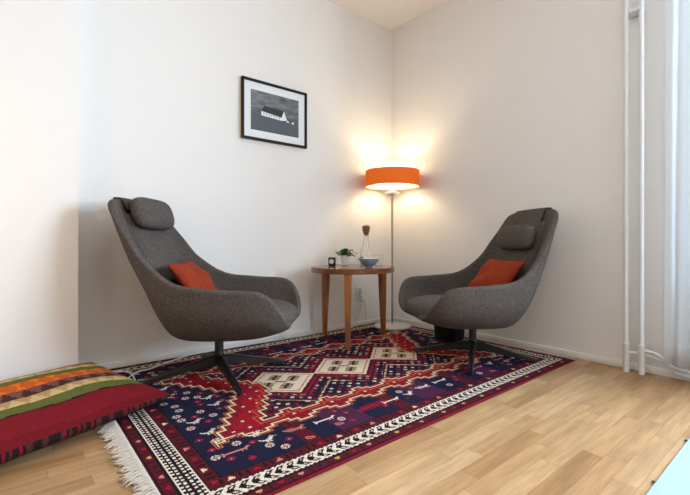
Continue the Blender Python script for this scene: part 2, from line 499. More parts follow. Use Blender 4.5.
        for end in (1, -1):
            for (du, dv, wh) in ((.98, .40, 0), (.93, .47, 0), (.99, .31, 1), (1.02, .46, 2), (.88, .50, 2), (1.0, .18, 1), (.93, .10, 0), (.86, .05, 1), (1.0, .03, 0),
                                 (.94, .22, 2), (.85, .12, 2), (1.03, .36, 2), (.97, .14, 2), (1.03, .09, 0), (.90, .17, 0), (.80, .03, 2), (1.03, .52, 0), (.90, .42, 2), (.99, .56, 2), (.84, .56, 0), (.86, .44, 1), (1.02, .24, 0), (.90, .02, 2)):
                if wh == 1: stamp(bird, cu_+end*du, cv_+side*dv, {'X': 'white', 'o': 'blue'}, end < 0)
                elif wh == 0: stamp(flower, cu_+end*du, cv_+side*dv, {'X': 'white', 'o': 'pink'})
                else: stamp(leafm, cu_+end*du, cv_+side*dv, {'X': 'red', 'o': 'cream'})
    free = F & (dist(red, 6) > 5)
    used = np.zeros_like(F)
    for _ in range(1500):
        i, j = r2.randrange(10, NU-10), r2.randrange(10, NV-10)
        if not free[i-5:i+6, j-5:j+6].all(): continue
        blk_ = C[i-5:i+5, j-5:j+5].reshape(-1, 3)
        if blk_.std(0).max() > 1e-3: continue
        kind = r2.randrange(5)
        uu, vv = RU0+(i+3)*K, RV0+(j-3)*K
        if kind == 0: stamp(flower, uu, vv, {'X': 'white', 'o': 'pink'})
        elif kind == 1: stamp(["XXX....", "X.XXX..", "X...XXX", "XXX...X", "..XXXXX"], uu, vv, {'X': 'pink'})
        else: stamp(leafm, uu, vv, {'X': ('red', 'maroon', 'plum')[r2.randrange(3)], 'o': 'orange'})
    C *= (1+rng.normal(0, .10, (NU, NV, 1))).clip(.7, 1.3)
    return C.clip(0, 1)

RZ = .009
rug = thing('patterned_rug', 'red and navy oriental wool rug with three cream diamonds, under chairs and table', 'rug', (-(RU0+RU1)/2, -(RV0+RV1)/2, 0))
def build_rug():
    C = rug_colors()
    cu, cv = (RU0+RU1)/2, (RV0+RV1)/2
    x = -(RU0+np.arange(NU+1)*K)+cu; y = -(RV0+np.arange(NV+1)*K)+cv
    X, Y = np.meshgrid(x, y, indexing='ij')
    Z = RZ + .0012*np.sin(X*3.1+Y*2.0)*np.cos(Y*4)
    e = np.minimum(np.minimum(X-X.min(), X.max()-X), np.minimum(Y-Y.min(), Y.max()-Y))
    Z = Z - .005*np.clip(1-e/.012, 0, 1)**2
    top = np.stack([X, Y, Z], -1).reshape(-1, 3)
    idx = np.arange((NU+1)*(NV+1)).reshape(NU+1, NV+1)
    f = np.stack([idx[:-1, :-1], idx[:-1, 1:], idx[1:, 1:], idx[1:, :-1]], -1).reshape(-1, 4)
    # rim and underside
    loop = list(idx[:, 0]) + list(idx[-1, 1:]) + list(idx[-2::-1, -1]) + list(idx[0, -2:0:-1])
    base = top[loop].copy(); base[:, 2] = .0008
    n0 = len(top); m = len(loop)
    side = [[loop[i], loop[(i+1) % m], n0+(i+1) % m, n0+i] for i in range(m)]
    verts = np.concatenate([top, base])
    me = bpy.data.meshes.new('pile')
    faces = f.tolist()+side+[[n0+i for i in range(m)]]
    me.from_pydata(verts.tolist(), [], faces); me.update()
    at = me.attributes.new('dye', 'FLOAT_COLOR', 'FACE')
    cols = np.ones((len(faces), 4), np.float32)
    cols[:len(f), :3] = C.reshape(-1, 3)
    cols[len(f):, :3] = PAL['maroon']
    at.data.foreach_set('color', cols.ravel())
    return link('pile', me, M['rug'], rug, False)
build_rug()
def build_fringe(u_edge, sign, length, name):
    bm = bmesh.new(); cu, cv = (RU0+RU1)/2, (RV0+RV1)/2
    r = random.Random(5 if sign > 0 else 6)
    v = RV0+.004
    while v < RV1-.004:
        n = 2 if sign > 0 else 1
        for _ in range(n if sign > 0 else 1):
            L = length*r.uniform(.65, 1.2); dy = r.uniform(-.022, .022)*(length/.08); ph = r.uniform(0, 6)
            pts = []
            for k in range(6):
                t = k/5
                uu = u_edge+sign*(L*t-.004)
                vv = v+dy*t*t+.008*math.sin(ph+t*8)*t
                zz = .006*(1-t)+.0025+.006*r.random()*t
                pts.append((-uu+cu, -vv+cv, zz))
            add_tube(bm, pts, .0018, 4, lambda t: .0036-.0012*t+.0007*math.sin(t*25))
        v += .0105 if sign > 0 else .008
    o = from_bm(name, bm, M['fringe'], rug); o['kind'] = 'stuff'
    return o
build_fringe(RU1, 1, .066, 'fringe'); build_fringe(RU0, -1, .05, 'fringe')

# ------------------------------------------------------------------ lounge chairs
# profiles from under the seat to the rim: (forward, sideways, up)
ST = [
 [(0, 0, .246), (.17, 0, .240), (.30, 0, .248), (.375, 0, .272), (.412, 0, .288)],
 [(0, 0, .246), (.16, .08, .240), (.29, .15, .249), (.385, .20, .278), (.427, .215, .302)],
 [(0, 0, .246), (.14, .12, .240), (.26, .22, .250), (.362, .308, .315), (.408, .330, .390)],
 [(0, 0, .246), (.11, .15, .240), (.20, .26, .255), (.285, .357, .345), (.328, .390, .484)],
 [(0, 0, .246), (.05, .17, .240), (.08, .295, .259), (.12, .385, .365), (.13, .408, .503)],
 [(0, 0, .246), (-.03, .17, .240), (-.07, .29, .262), (-.095, .378, .385), (-.085, .398, .530)],
 [(0, 0, .246), (-.08, .15, .240), (-.150, .255, .272), (-.205, .345, .44), (-.230, .362, .635)],
 [(0, 0, .246), (-.11, .115, .240), (-.20, .20, .282), (-.280, .302, .53), (-.335, .328, .78)],
 [(0, 0, .246), (-.125, .07, .240), (-.232, .130, .288), (-.345, .245, .62), (-.432, .280, .925)],
 [(0, 0, .246), (-.13, .045, .240), (-.245, .07, .292), (-.365, .130, .66), (-.462, .190, .966)],
 [(0, 0, .246), (-.13, 0, .240), (-.248, 0, .292), (-.370, 0, .66), (-.468, 0, .972)],
]
def shell_grids(per=6, up=5, th=.036):
    full = ST + [[(f, -l, z) for f, l, z in p] for p in ST[-2:0:-1]]
    n = len(full)
    # around, periodic
    rings = []
    for k in range(len(full[0])):
        rings.append(catmull([p[k] for p in full], per, True))
    N = len(rings[0])
    prof = [catmull([rings[k][i] for k in range(len(rings))], up) for i in range(N)]
    G = np.array(prof)                              # N x R x 3
    du = np.roll(G, -1, 0)-np.roll(G, 1, 0)
    dv = np.zeros_like(G); dv[:, 1:-1] = G[:, 2:]-G[:, :-2]; dv[:, -1] = G[:, -1]-G[:, -2]; dv[:, 0] = G[:, 1]-G[:, 0]
    nr = np.cross(du, dv); nl = np.linalg.norm(nr, axis=-1, keepdims=True); nr = nr/np.maximum(nl, 1e-9)
    cen = np.array([0, 0, .6])
    sgn = np.sign(np.sum(nr[:, 10:]*(cen-G[:, 10:]), axis=(0, 1, 2)))
    nr = nr*sgn                                     # towards the sitter
    nr[:, 0] = (0, 0, 1)
    I = G+nr*th
    tan = dv[:, -1]/np.linalg.norm(dv[:, -1], axis=-1, keepdims=True)
    return G, I, nr, tan, th
GRID = shell_grids()
def make_shell(parent):
    G, I, nr, tan, th = GRID
    N, R, _ = G.shape
    bm = bmesh.new()
    rows = [[bm.verts.new(G[i, k]) for i in range(N)] for k in range(1, R)]
    cap = []
    for a in (30, 60, 90, 120, 150):
        t = math.radians(a)
        cap.append([bm.verts.new(G[i, -1]+nr[i, -1]*th*(1-math.cos(t))/2+tan[i]*th*.55*math.sin(t)) for i in range(N)])
    inner = [[bm.verts.new(I[i, k]) for i in range(N)] for k in range(R-1, 1, -1)]
    grid_faces(bm, rows+cap+inner, True)
    bm.faces.new(rows[0]); bm.faces.new(inner[-1])
    o = from_bm('shell', bm, M['tweed'], parent)
    return o
def inner_back(z, l):
    """forward position of the inner face of the back at height z, sideways l"""
    G, I, *_ = GRID
    pts = I.reshape(-1, 3); m = pts[:, 0] < -.05
    p = pts[m]; d = (p[:, 2]-z)**2+(p[:, 1]-l)**2
    k = np.argsort(d)[:6]; w = 1/(d[k]+1e-5)
    return float((p[k, 0]*w).sum()/w.sum())
def make_back_pad(parent):
    bm = bmesh.new(); na, nb = 32, 30
    rows = []
    for side in (0, 1):
        for j in range(nb+1):
            t = j/nb; z = .35+.575*t
            hw_ = .215-.010*t
            row = []
            for i in range(na+1):
                s_ = -1+2*i/na; l = s_*hw_
                edge = max(abs(s_)**9, abs(2*t-1)**12)
                x = inner_back(z, l*.95)
                thick = .044*(1-edge)-.014*edge
                row.append((x+(thick if side == 0 else -.02), l, z))
            rows.append(row)
    f = [[bm.verts.new(p) for p in r] for r in rows[:nb+1]]; b = [[bm.verts.new(p) for p in r] for r in rows[nb+1:]]
    grid_faces(bm, f); grid_faces(bm, [r[::-1] for r in b])
    lf = [r[0] for r in f][::-1]+f[0][1:]+[r[-1] for r in f][1:]+f[-1][::-1][1:-1]
    lb = [r[0] for r in b][::-1]+b[0][1:]+[r[-1] for r in b][1:]+b[-1][::-1][1:-1]
    for i in range(len(lf)):
        k = (i+1) % len(lf); bm.faces.new((lf[i], lf[k], lb[k], lb[i]))
    return from_bm('back_pad', bm, M['tweed'], parent)
def make_seat(parent):
    bm = bmesh.new(); na = 48; rows = []
    def plan(a, k):
        c, s_ = math.cos(a), math.sin(a); e = 2/3.2
        x = abs(c)**e*math.copysign(1, c); y = abs(s_)**e*math.copysign(1, s_)
        fx = .115+.326*x*k; fy = .275*y*k*(1-.10*max(0, x))
        return fx, fy
    prof = [(.35, .292), (.80, .294), (.94, .304), (.99, .322), (1.0, .350), (.97, .378), (.88, .396), (.6, .404), (.25, .406)]
    for k, z in prof:
        rows.append([])
        for i in range(na):
            x, y = plan(2*PI*i/na, k)
            dip = -.030*max(0, (.15-x))/.3
            rows[-1].append(bm.verts.new((x, y, z+dip+.012*max(0, x-.25)/.17*-1)))
    grid_faces(bm, rows, True); bm.faces.new(rows[0][::-1]); bm.faces.new(rows[-1])
    return from_bm('seat_cushion', bm, M['tweed'], parent)
def superpillow(bm, hx, hy, hz, n=28, e1=2.6, pinch=0.0, wr=0.0, seed=1):
    """a stuffed cushion: square-ish plan hx, hy, thickness hz"""
    r = random.Random(seed); ph = [r.uniform(0, 6) for _ in range(6)]
    top, bot = [], []
    for i in range(n+1):
        tr, br = [], []
        for j in range(n+1):
            a, b = -1+2*i/n, -1+2*j/n
            k = (1-abs(a)**e1)*(1-abs(b)**e1); k = max(k, 0)**.5
            px = hx*a*(1-pinch*(1-abs(b)**2)*abs(a)**2*.0-pinch*(1-b*b)); py = hy*b*(1-pinch*(1-a*a))
            w = wr*(math.sin(5*a+3*b+ph[0])+math.sin(-4*a+6*b+ph[1])*.7+math.sin(9*a+2*b+ph[2])*.4)*k
            edge = i in (0, n) or j in (0, n)
            v = bm.verts.new((px, py, hz*k+w)); tr.append(v)
            br.append(v if edge else bm.verts.new((px, py, -hz*k+w*.5)))
        top.append(tr); bot.append(br)
    grid_faces(bm, top)
    for a, b in zip(bot, bot[1:]):
        for i in range(n): bm.faces.new((a[i], b[i], b[i+1], a[i+1]))
def make_headrest(parent, z0, big, y0=0.0):
    bm = bmesh.new()
    na, nb = 30, 24; L = .180; rz_, rx = (.083, .052) if not big else (.090, .055)
    lean = math.radians(12)
    rows = []
    for i in range(na+1):
        t = -1+2*i/na
        k = max(0.0, 1-abs(t)**5)**.5 if abs(t) < 1 else 0
        k = max(k, .03)
        row = []
        for j in range(nb):
            a = 2*PI*j/nb
            cx = math.copysign(abs(math.cos(a))**.85, math.cos(a))*rx*(.25+.75*k); cz = math.copysign(abs(math.sin(a))**.85, math.sin(a))*rz_*(.55+.45*k)
            x = cx*math.cos(lean)-cz*math.sin(lean); z = cx*math.sin(lean)+cz*math.cos(lean)
            row.append(bm.verts.new((x, t*L, z)))
        rows.append(row)
    grid_faces(bm, rows, True); bm.faces.new(rows[0][::-1]); bm.faces.new(rows[-1])
    x0 = inner_back(z0, 0)+.040+rx*.84
    bmesh.ops.translate(bm, verts=bm.verts, vec=(x0, y0, z0))
    hr = from_bm('headrest', bm, M['tweed'], parent)
    # counterweight strap over the top of the back
    bm = bmesh.new()
    G, I, nr, tan, th = GRID
    r_ = []
    ys = [-.165+.33*q/10 for q in range(11)]
    cols = []
    for y in ys:
        cand = [q for q in range(len(G)) if G[q, -1, 0] < -.40]
        q = min(cand, key=lambda q: abs(G[q, -1, 1]-y))
        rim_o, rim_i, tn = G[q, -1], I[q, -1], tan[q]
        zr = rim_o[2]
        p = [(inner_back(z0+rz_*.6, y)+.030, y, z0+rz_*.6), (inner_back(zr-.05, y)+.014, y, zr-.035), (rim_i[0]+.003, y, rim_i[2]+.010),
             ((rim_i[0]+rim_o[0])/2+tn[0]*.025, y, (rim_i[2]+rim_o[2])/2+tn[2]*.026), (rim_o[0]-.004, y, rim_o[2]+.004), (G[q, -5, 0]-.005, y, G[q, -5, 2])]
        cols.append(catmull(p, 5))
    for i in range(len(cols[0])):
        a, b = [], []
        for c in cols:
            d = np.array(c[min(i+1, len(c)-1)])-np.array(c[max(i-1, 0)]); nn = np.array([-d[2], 0, d[0]]); nn = nn/(np.linalg.norm(nn)+1e-9)
            a.append(bm.verts.new(np.array(c[i])+nn*.002)); b.append(bm.verts.new(np.array(c[i])-nn*.002))
        r_.append(a+b[::-1])
    grid_faces(bm, r_, True); bm.faces.new(r_[0][::-1]); bm.faces.new(r_[-1])
    from_bm('strap', bm, M['tweed'], hr)
    return hr
def make_base(parent, ang):
    bm = bmesh.new()
    add_lathe(bm, [(.030, .060), (.034, .064), (.034, .108), (.026, .116), (.0245, .124), (.0245, .224), (.045, .236), (.11, .242), (.11, .250)], 24)
    from_bm('pole', bm, M['black_metal'], parent, True, 35)
    for k in range(4):
        a = ang+k*PI/2; bm = bmesh.new()
        rings = []
        for (r, zb, zt, hw_) in ((.02, .062, .110, .022), (.06, .060, .106, .021), (.2, .036, .072, .017), (.34, .014, .040, .0135), (.39, .010, .030, .012), (.398, .012, .025, .009)):
            ring = []
            for (y, z) in ((-hw_, zb), (hw_, zb), (hw_, zt-.006), (hw_*.6, zt), (-hw_*.6, zt), (-hw_, zt-.006)):
                ring.append(bm.verts.new((r*math.cos(a)-y*math.sin(a), r*math.sin(a)+y*math.cos(a), z)))
            rings.append(ring)
        grid_faces(bm, rings, True); bm.faces.new(rings[0][::-1]); bm.faces.new(rings[-1])
        leg = from_bm('leg', bm, M['black_metal'], parent, True, 40)
        bm = bmesh.new(); add_lathe(bm, [(.010, 0), (.011, .002), (.011, .010), (.008, .0125)], 14, (.378*math.cos(a), .378*math.sin(a), 0))
        from_bm('glide', bm, M['black_plastic'], leg, True, 35)
def recline(o, k):
    for v in o.data.vertices:
        d = max(0.0, v.co.z-.42)
        v.co.x -= k*d*min(1.0, d/.25)
        v.co.z -= k*.35*d*min(1.0, d/.25)
def chair(label, loc, rz, star, hz, big, y0, lean, size):
    t = thing('lounge_chair', label, 'armchair', loc, rz, 'grey swivel lounge chairs')
    a = make_shell(t); b = make_back_pad(t); make_seat(t); h = make_headrest(t, hz, big, y0); make_base(t, star)
    for o in (a, b, h, *h.children): recline(o, lean)
    t.scale = (size,)*3
    return t
CL = chair('grey tweed swivel lounge chair nearest the floor cushion, below the framed picture', (-1.948, -.5265, RZ+.0014), math.radians(-41), math.radians(33), .918, True, -.028, .07, 1.0)
CR = chair('grey tweed swivel lounge chair beside the heating pipes, black bin behind it', (-.545, -1.2546, RZ+.0018), math.radians(151), math.radians(-29.5), .805, False, .03, 0.0, .965)

def throw_pillow(label, chair_o, loc, rot, seed, hx=.20, hy=.24):
    bm = bmesh.new(); superpillow(bm, hx, hy, .058, 40, 2.4, .07, .009, seed)
    o = from_bm('throw_pillow', bm, M['terracotta'])
    mw = Matrix.Translation(chair_o.location) @ Matrix.Rotation(chair_o.rotation_euler.z, 4, 'Z')
    o.matrix_world = mw @ Matrix.Translation(loc) @ rot
    return tag(o, label, 'cushion', 'terracotta throw pillows')
def R3(x, y, z): return Matrix.Rotation(z, 4, 'Z') @ Matrix.Rotation(y, 4, 'Y') @ Matrix.Rotation(x, 4, 'X')
throw_pillow('crumpled terracotta pillow in the chair below the framed picture', CL, (-.115, .03, .48), R3(0, math.radians(52), math.radians(10)), 3)
throw_pillow('terracotta pillow lying in the chair beside the heating pipes', CR, (-.12, .0, .475), R3(0, math.radians(54), math.radians(-6)), 8)

# ------------------------------------------------------------------ floor cushion (kilim)
def floor_cushion():
    hx, hy, hz = .47, .325, .064
    bm = bmesh.new(); n = 96
    superpillow(bm, hx, hy, hz, n, 3.0, .045, .003, 5)
    bm.verts.ensure_lookup_table()
    me = bpy.data.meshes.new('floor_cushion'); bmesh.ops.recalc_face_normals(bm, faces=bm.faces); bm.to_mesh(me); bm.free()
    P = {k: np.array(lin(v)) for k, v in dict(rust=(160, 58, 30), cream=(196, 170, 122), green=(92, 96, 46), orange=(214, 110, 34), brown=(70, 38, 34), mauve=(110, 72, 66), red=(112, 22, 30), dark=(34, 22, 22), tan=(170, 140, 96)).items()}
    at = me.attributes.new('dye', 'FLOAT_COLOR', 'FACE')
    bands = [(-1.2, 'rust'), (-.76, 'cream'), (-.60, 'green'), (-.43, 'orange'), (-.18, 'brown'), (.05, 'cream'), (.26, 'green'), (.48, 'dark'), (.51, 'red')]
    for p in me.polygons:
        c = p.center; b = c.y/hy/(1-.045*(1-(c.x/hx)**2)); a = c.x/.47
        w = b+.012*math.sin(a*9)
        name = 'red'
        for t, nme in bands:
            if w >= t: name = nme
        col = P[name]
        if c.z < -.012 or (b > .972 and c.z < .02):
            q = math.floor(a*70) % 7
            col = P[('dark', 'brown', 'dark', 'dark', 'red', 'dark', 'brown')[q]]
        else:
            tri = abs(((a*7) % 1)-.5)*2
            if name == 'cream' and -.76 < w < -.60 and tri > (w+.76)/.16: col = P['tan']
            if name == 'orange' and tri*.18 > abs(w+.30): col = P['rust']*.55+P['orange']*.45
            if name == 'brown' and tri > (w+.18)/.23: col = P['mauve']
            if name == 'cream' and w > .05 and tri > (w-.05)/.21: col = P['tan']
            if name == 'red' and w > .88: col = P['red']*.8
        r = 1+random.uniform(-.09, .09)
        at.data[p.index].color = (*np.clip(col*r, 0, 1), 1)
    o = link('floor_cushion', me, M['kilim'])
    return o
fc = floor_cushion()
# local -y is the back edge (towards the pier); rotated to lie askew over the rug's corner
_ang = math.radians(180+21.2)
ex = Vector((.93, .36)); ey = Vector((-.376, .927))           # in (u, v): along the long side, towards the front
cen = Vector((2.30, .826)) + ex*.455 - ey*.315
fc.matrix_world = Matrix(((-ex.x, -ey.x, 0, -cen.x), (-ex.y, -ey.y, 0, -cen.y), (0, 0, 1, .086), (0, 0, 0, 1))) @ Matrix.Rotation(math.radians(-5.5), 4, 'X')
tag(fc, 'striped kilim floor cushion in red, green and orange lying by the wall', 'floor cushion')

# ------------------------------------------------------------------ three-legged side table and what stands on it
TC = (-.824, -.381)
TZ = .572
tb = thing('side_table', 'round three-legged wooden side table between the two lounge chairs', 'table', (TC[0], TC[1], RZ+.001))
z1 = TZ-RZ-.001
lathe('tabletop', [(.300, z1-.040), (.317, z1-.039), (.320, z1-.036), (.320, z1-.004), (.317, z1-.0005), (.312, z1)], M['table_wood'], tb, 72)
for (u, v) in ((1.047, .588), (.906, .1315), (.52, .423)):
    dx, dy = -u-TC[0], -v-TC[1]; L = math.hypot(dx, dy); a = math.atan2(dy, dx)
    bm = bmesh.new(); rings = []
    for t in (0, .5, .92, 1):
        z = t*(z1-.038)
        r = min(L, .295)-.012*t
        hw_ = .0155+.010*t; hd = .0155+.008*t
        ring = []
        for (p, q) in ((-hd, -hw_), (hd, -hw_), (hd, hw_), (-hd, hw_)):
            rr = r+p
            ring.append(bm.verts.new((rr*math.cos(a)-q*math.sin(a), rr*math.sin(a)+q*math.cos(a), z)))
        rings.append(ring)
    grid_faces(bm, rings, True); bm.faces.new(rings[0][::-1]); bm.faces.new(rings[-1])
    es = [e for e in bm.edges if abs(e.verts[0].co.z-e.verts[1].co.z) > .01]
    bmesh.ops.bevel(bm, geom=es, offset=.005, segments=2, affect='EDGES')
    from_bm('leg', bm, M['table_wood_leg'], tb, True, 40)
TZ += .0008
def cam2w(px, Y):                       # plan position from a bearing and a depth, worked out once for the objects on the table
    X = (px-345)/409.4*Y
    return (-2.877+Y*.6362+X*.7716, -2.779+Y*.7716-X*.6362)
# clock
cx, cy = cam2w(332, 3.17)
ck = thing('table_clock', 'small black square alarm clock on the side table, left of the plant', 'clock', (cx, cy, TZ), math.radians(-40-12))
bm = bmesh.new(); add_box(bm, (-.027, -.014, 0), (.027, .014, .068), .004)
from_bm('case', bm, M['black_plastic'], ck, True, 40)
bm = bmesh.new(); bmesh.ops.create_cone(bm, cap_ends=True, segments=28, radius1=.018, radius2=.018, depth=.002)
bmesh.ops.rotate(bm, verts=bm.verts, matrix=Matrix.Rotation(PI/2, 3, 'X')); bmesh.ops.translate(bm, verts=bm.verts, vec=(0, -.0148, .037))
fcx = from_bm('dial', bm, M['ceramic'], ck, False)
bm = bmesh.new()
for ang, L, w_ in ((35, .009, .002), (-70, .0135, .0014)):
    add_box(bm, (-w_/2, -.0172, 0), (w_/2, -.0162, L), mat=Matrix.Translation((0, 0, .037)) @ Matrix.Rotation(math.radians(ang), 4, 'Y'))
from_bm('clock_hands', bm, M['black_plastic'], ck, False)
# plant
cx, cy = cam2w(345, 3.31)
pl = thing('potted_plant', 'small leafy green plant in a white pot on the side table', 'potted plant', (cx, cy, TZ))
lathe('pot', [(.026, 0), (.029, .002), (.035, .070), (.0375, .072), (.0375, .080), (.034, .080), (.0325, .066)], M['ceramic'], pl, 32, capt=False)
lathe('soil', [(.020, .060), (.031, .0655), (.0320, .068), (.012, .071)], M['soil'], pl, 24)
bm = bmesh.new(); r = random.Random(3)
for k in range(130):
    a = r.uniform(0, 2*PI); rad = abs(r.gauss(0, .032)); h = .088+r.uniform(0, .045)-rad*.25
    ctr = Vector((rad*math.cos(a)*1.3, rad*math.sin(a)*1.3, h))
    L = r.uniform(.013, .023); W_ = L*.5
    rot = Matrix.Rotation(a+r.uniform(-.6, .6), 4, 'Z') @ Matrix.Rotation(r.uniform(-.9, .5), 4, 'Y') @ Matrix.Rotation(r.uniform(-.5, .5), 4, 'X')
    vs = [bm.verts.new(ctr+(rot @ Vector(p))) for p in ((-L, 0, 0), (-L*.3, -W_, .002), (L*.5, -W_*.8, 0), (L, 0, -.004), (L*.5, W_*.8, 0), (-L*.3, W_, .002), (0, 0, .005))]
    for i in range(6): bm.faces.new((vs[i], vs[(i+1) % 6], vs[6]))
    if k % 3 == 0:
        add_tube(bm, [(0, 0, .068), (ctr.x*.4, ctr.y*.4, .085), tuple(ctr)], .0011, 5)
from_bm('foliage', bm, M['leaf'], pl)
# bowl
cx, cy = cam2w(369, 3.02)
bw = thing('serving_bowl', 'flared bowl, blue outside and white inside, at the front of the side table', 'bowl', (cx, cy, TZ))
lathe('bowl_body', [(.026, 0), (.029, .001), (.029, .008), (.045, .018), (.066, .042), (.077, .066)], M['bowl_out'], bw, 44, capt=False)
lathe('inner_glaze', [(.010, .012), (.042, .020), (.063, .044), (.0745, .0675), (.077, .066)], M['bowl_in'], bw, 44, capt=False)
# small dark thing on the bowl's rim (left)
bm = bmesh.new(); superpillow(bm, .022, .016, .008, 10, 2.5, 0, .001, 2)
o = from_bm('wrapped_sweet', bm, M['cork']); o.location = (bw.location.x-.046, bw.location.y+.038, TZ+.0665); o.rotation_euler = (0, math.radians(28), math.radians(140))
tag(o, 'small brown piece lying on the left rim of the blue bowl', 'sweet')
# carafe with cork
cx, cy = cam2w(366, 3.33)
ca = thing('glass_carafe', 'clear glass water carafe with a brown cork ball stopper behind the blue bowl', 'carafe', (cx, cy, TZ))
lathe('carafe_body', [(.036, 0), (.046, .003), (.050, .012), (.049, .050), (.044, .090), (.034, .130), (.023, .165), (.0185, .20), (.019, .235), (.024, .256),
                      (.0225, .257), (.017, .235), (.0165, .20), (.021, .165), (.032, .130), (.042, .090), (.047, .050), (.047, .014), (.030, .008), (.005, .008)], M['glass'], ca, 40, capt=True)
lathe('stopper', [(.015, .240), (.0165, .252), (.022, .258), (.030, .286), (.0325, .302), (.030, .315), (.018, .321), (.006, .322)], M['cork'], ca, 28)
# drinking glass
cx, cy = cam2w(378.5, 3.28)
dg = lathe('drinking_glass', [(.026, 0), (.029, .002), (.033, .09), (.0318, .0905), (.0272, .008), (.005, .007)], M['glass'], None, 36, capt=True)
dg.location = (cx, cy, TZ); tag(dg, 'clear drinking glass at the right edge of the side table', 'glass')

# ------------------------------------------------------------------ floor lamp
LX, LY = -.258, -.258
lp = thing('floor_lamp', 'floor lamp with a lit orange drum shade in the room corner', 'floor lamp', (LX, LY, RZ+.002))
lathe('base', [(.150, 0), (.160, .003), (.162, .012), (.155, .019), (.060, .024), (.016, .030), (.012, .034)], M['lampbase'], lp, 56)
lathe('pole', [(.0085, .030), (.0085, 1.16)], M['chrome'], lp, 20)
lathe('lamp_holder', [(.0085, 1.145), (.014, 1.150), (.016, 1.165), (.060, 1.172), (.062, 1.190), (.030, 1.197), (.020, 1.205), (.020, 1.245), (.008, 1.249)], M['white_plastic'], lp, 32)
bm = bmesh.new()
add_lathe(bm, [(.235, 1.235), (.2365, 1.235), (.2365, 1.373), (.235, 1.373), (.2335, 1.373), (.2335, 1.235), (.235, 1.235)], 72, capb=False, capt=False)
bmesh.ops.remove_doubles(bm, verts=bm.verts, dist=1e-5)
bm.faces.ensure_lookup_table()
for f_ in bm.faces:
    c_ = f_.calc_center_median()
    if math.hypot(c_.x, c_.y) < .2343: f_.material_index = 1
sh = from_bm('lamp_shade', bm, [M['shade'], M['liner']], lp, True, 40); sh['label'] = 'orange fabric drum shade'
bm = bmesh.new()
add_lathe(bm, [(.150, 1.240), (.152, 1.262), (.152, 1.425), (.147, 1.434), (.140, 1.436), (.138, 1.432), (.146, 1.424), (.148, 1.262), (.150, 1.240)], 56, capb=False, capt=False)
bmesh.ops.remove_doubles(bm, verts=bm.verts, dist=1e-5)
df = from_bm('diffuser', bm, M['opal'], lp, True, 40); df['label'] = 'white opal inner diffuser'
bm = bmesh.new()
for k in range(3):
    a = k*2*PI/3+.5
    add_tube(bm, [(.02*math.cos(a), .02*math.sin(a), 1.247), (.2345*math.cos(a), .2345*math.sin(a), 1.247)], .002, 6)
from_bm('shade_spider', bm, M['chrome'], lp)
bm = bmesh.new(); bmesh.ops.create_uvsphere(bm, u_segments=20, v_segments=14, radius=.03); bmesh.ops.translate(bm, verts=bm.verts, vec=(0, 0, 1.278))
from_bm('bulb', bm, M['opal'], lp)

# ------------------------------------------------------------------ picture on the wall
pc = thing('framed_picture', 'black framed photograph of a white barn hanging on the wall', 'picture', (-1.291, 0, 1.738))
fw, fh = .564/2, .445/2
def rectring(bm, w0, h0, w1, h1, y0, y1):
    for lo, hi in (((-w0, y0, h1), (w0, y1, h0)), ((-w0, y0, -h0), (w0, y1, -h1)), ((-w0, y0, -h1), (-w1, y1, h1)), ((w1, y0, -h1), (w0, y1, h1))):
        add_box(bm, lo, hi)
bm = bmesh.new(); rectring(bm, fw, fh, fw-.017, fh-.017, -.032, -.014); from_bm('frame', bm, M['frame_black'], pc, False)
bm = bmesh.new(); rectring(bm, fw-.0005, fh-.0005, fw-.02, fh-.02, -.014, -.002)
o = from_bm('frame_backing', bm, M['pale_wood'], pc, False); o['label'] = 'pale wood rear edge of the frame'
box('mat_board', (-fw+.017, -.020, -fh+.017), (fw-.017, -.014, fh-.017), M['mat_board'], pc)
iw, ih = .208, .148
pr = box('print', (-iw, -.0208, -ih), (iw, -.0196, ih), M['print'], pc); pr['label'] = 'dark black and white landscape photograph'
def flat(bm, pts, y, d=.0006):
    a = [bm.verts.new((x, y, z)) for x, z in pts]; b = [bm.verts.new((x, y+d, z)) for x, z in pts]
    bm.faces.new(a); bm.faces.new(b[::-1])
    for i in range(len(a)):
        k = (i+1) % len(a); bm.faces.new((a[i], b[i], b[k], a[k]))
bm = bmesh.new()
flat(bm, [(-.122, .002), (.052, -.018), (.072, .035), (.100, -.030), (.052, -.040), (-.122, -.030)], -.0214)
flat(bm, [(.100, -.030), (.120, -.038), (.112, -.046), (.092, -.040)], -.0214); flat(bm, [(.142, -.042), (.150, -.034), (.164, -.036), (.164, -.048), (.146, -.050)], -.0214)
h = from_bm('barn_wall', bm, M['print_wall'], pr, False)
bm = bmesh.new(); flat(bm, [(-.122, .002), (-.098, .046), (.072, .038), (.048, -.014)], -.0220)
from_bm('barn_roof', bm, M['print_roof'], pr, False)
bm = bmesh.new()
for k in range(7):
    x = -.105+k*.022; z = -.007-(k*.022)*.09
    flat(bm, [(x, z), (x+.007, z-.001), (x+.007, z-.013), (x, z-.012)], -.0222)
from_bm('barn_windows', bm, M['print_win'], pr, False)

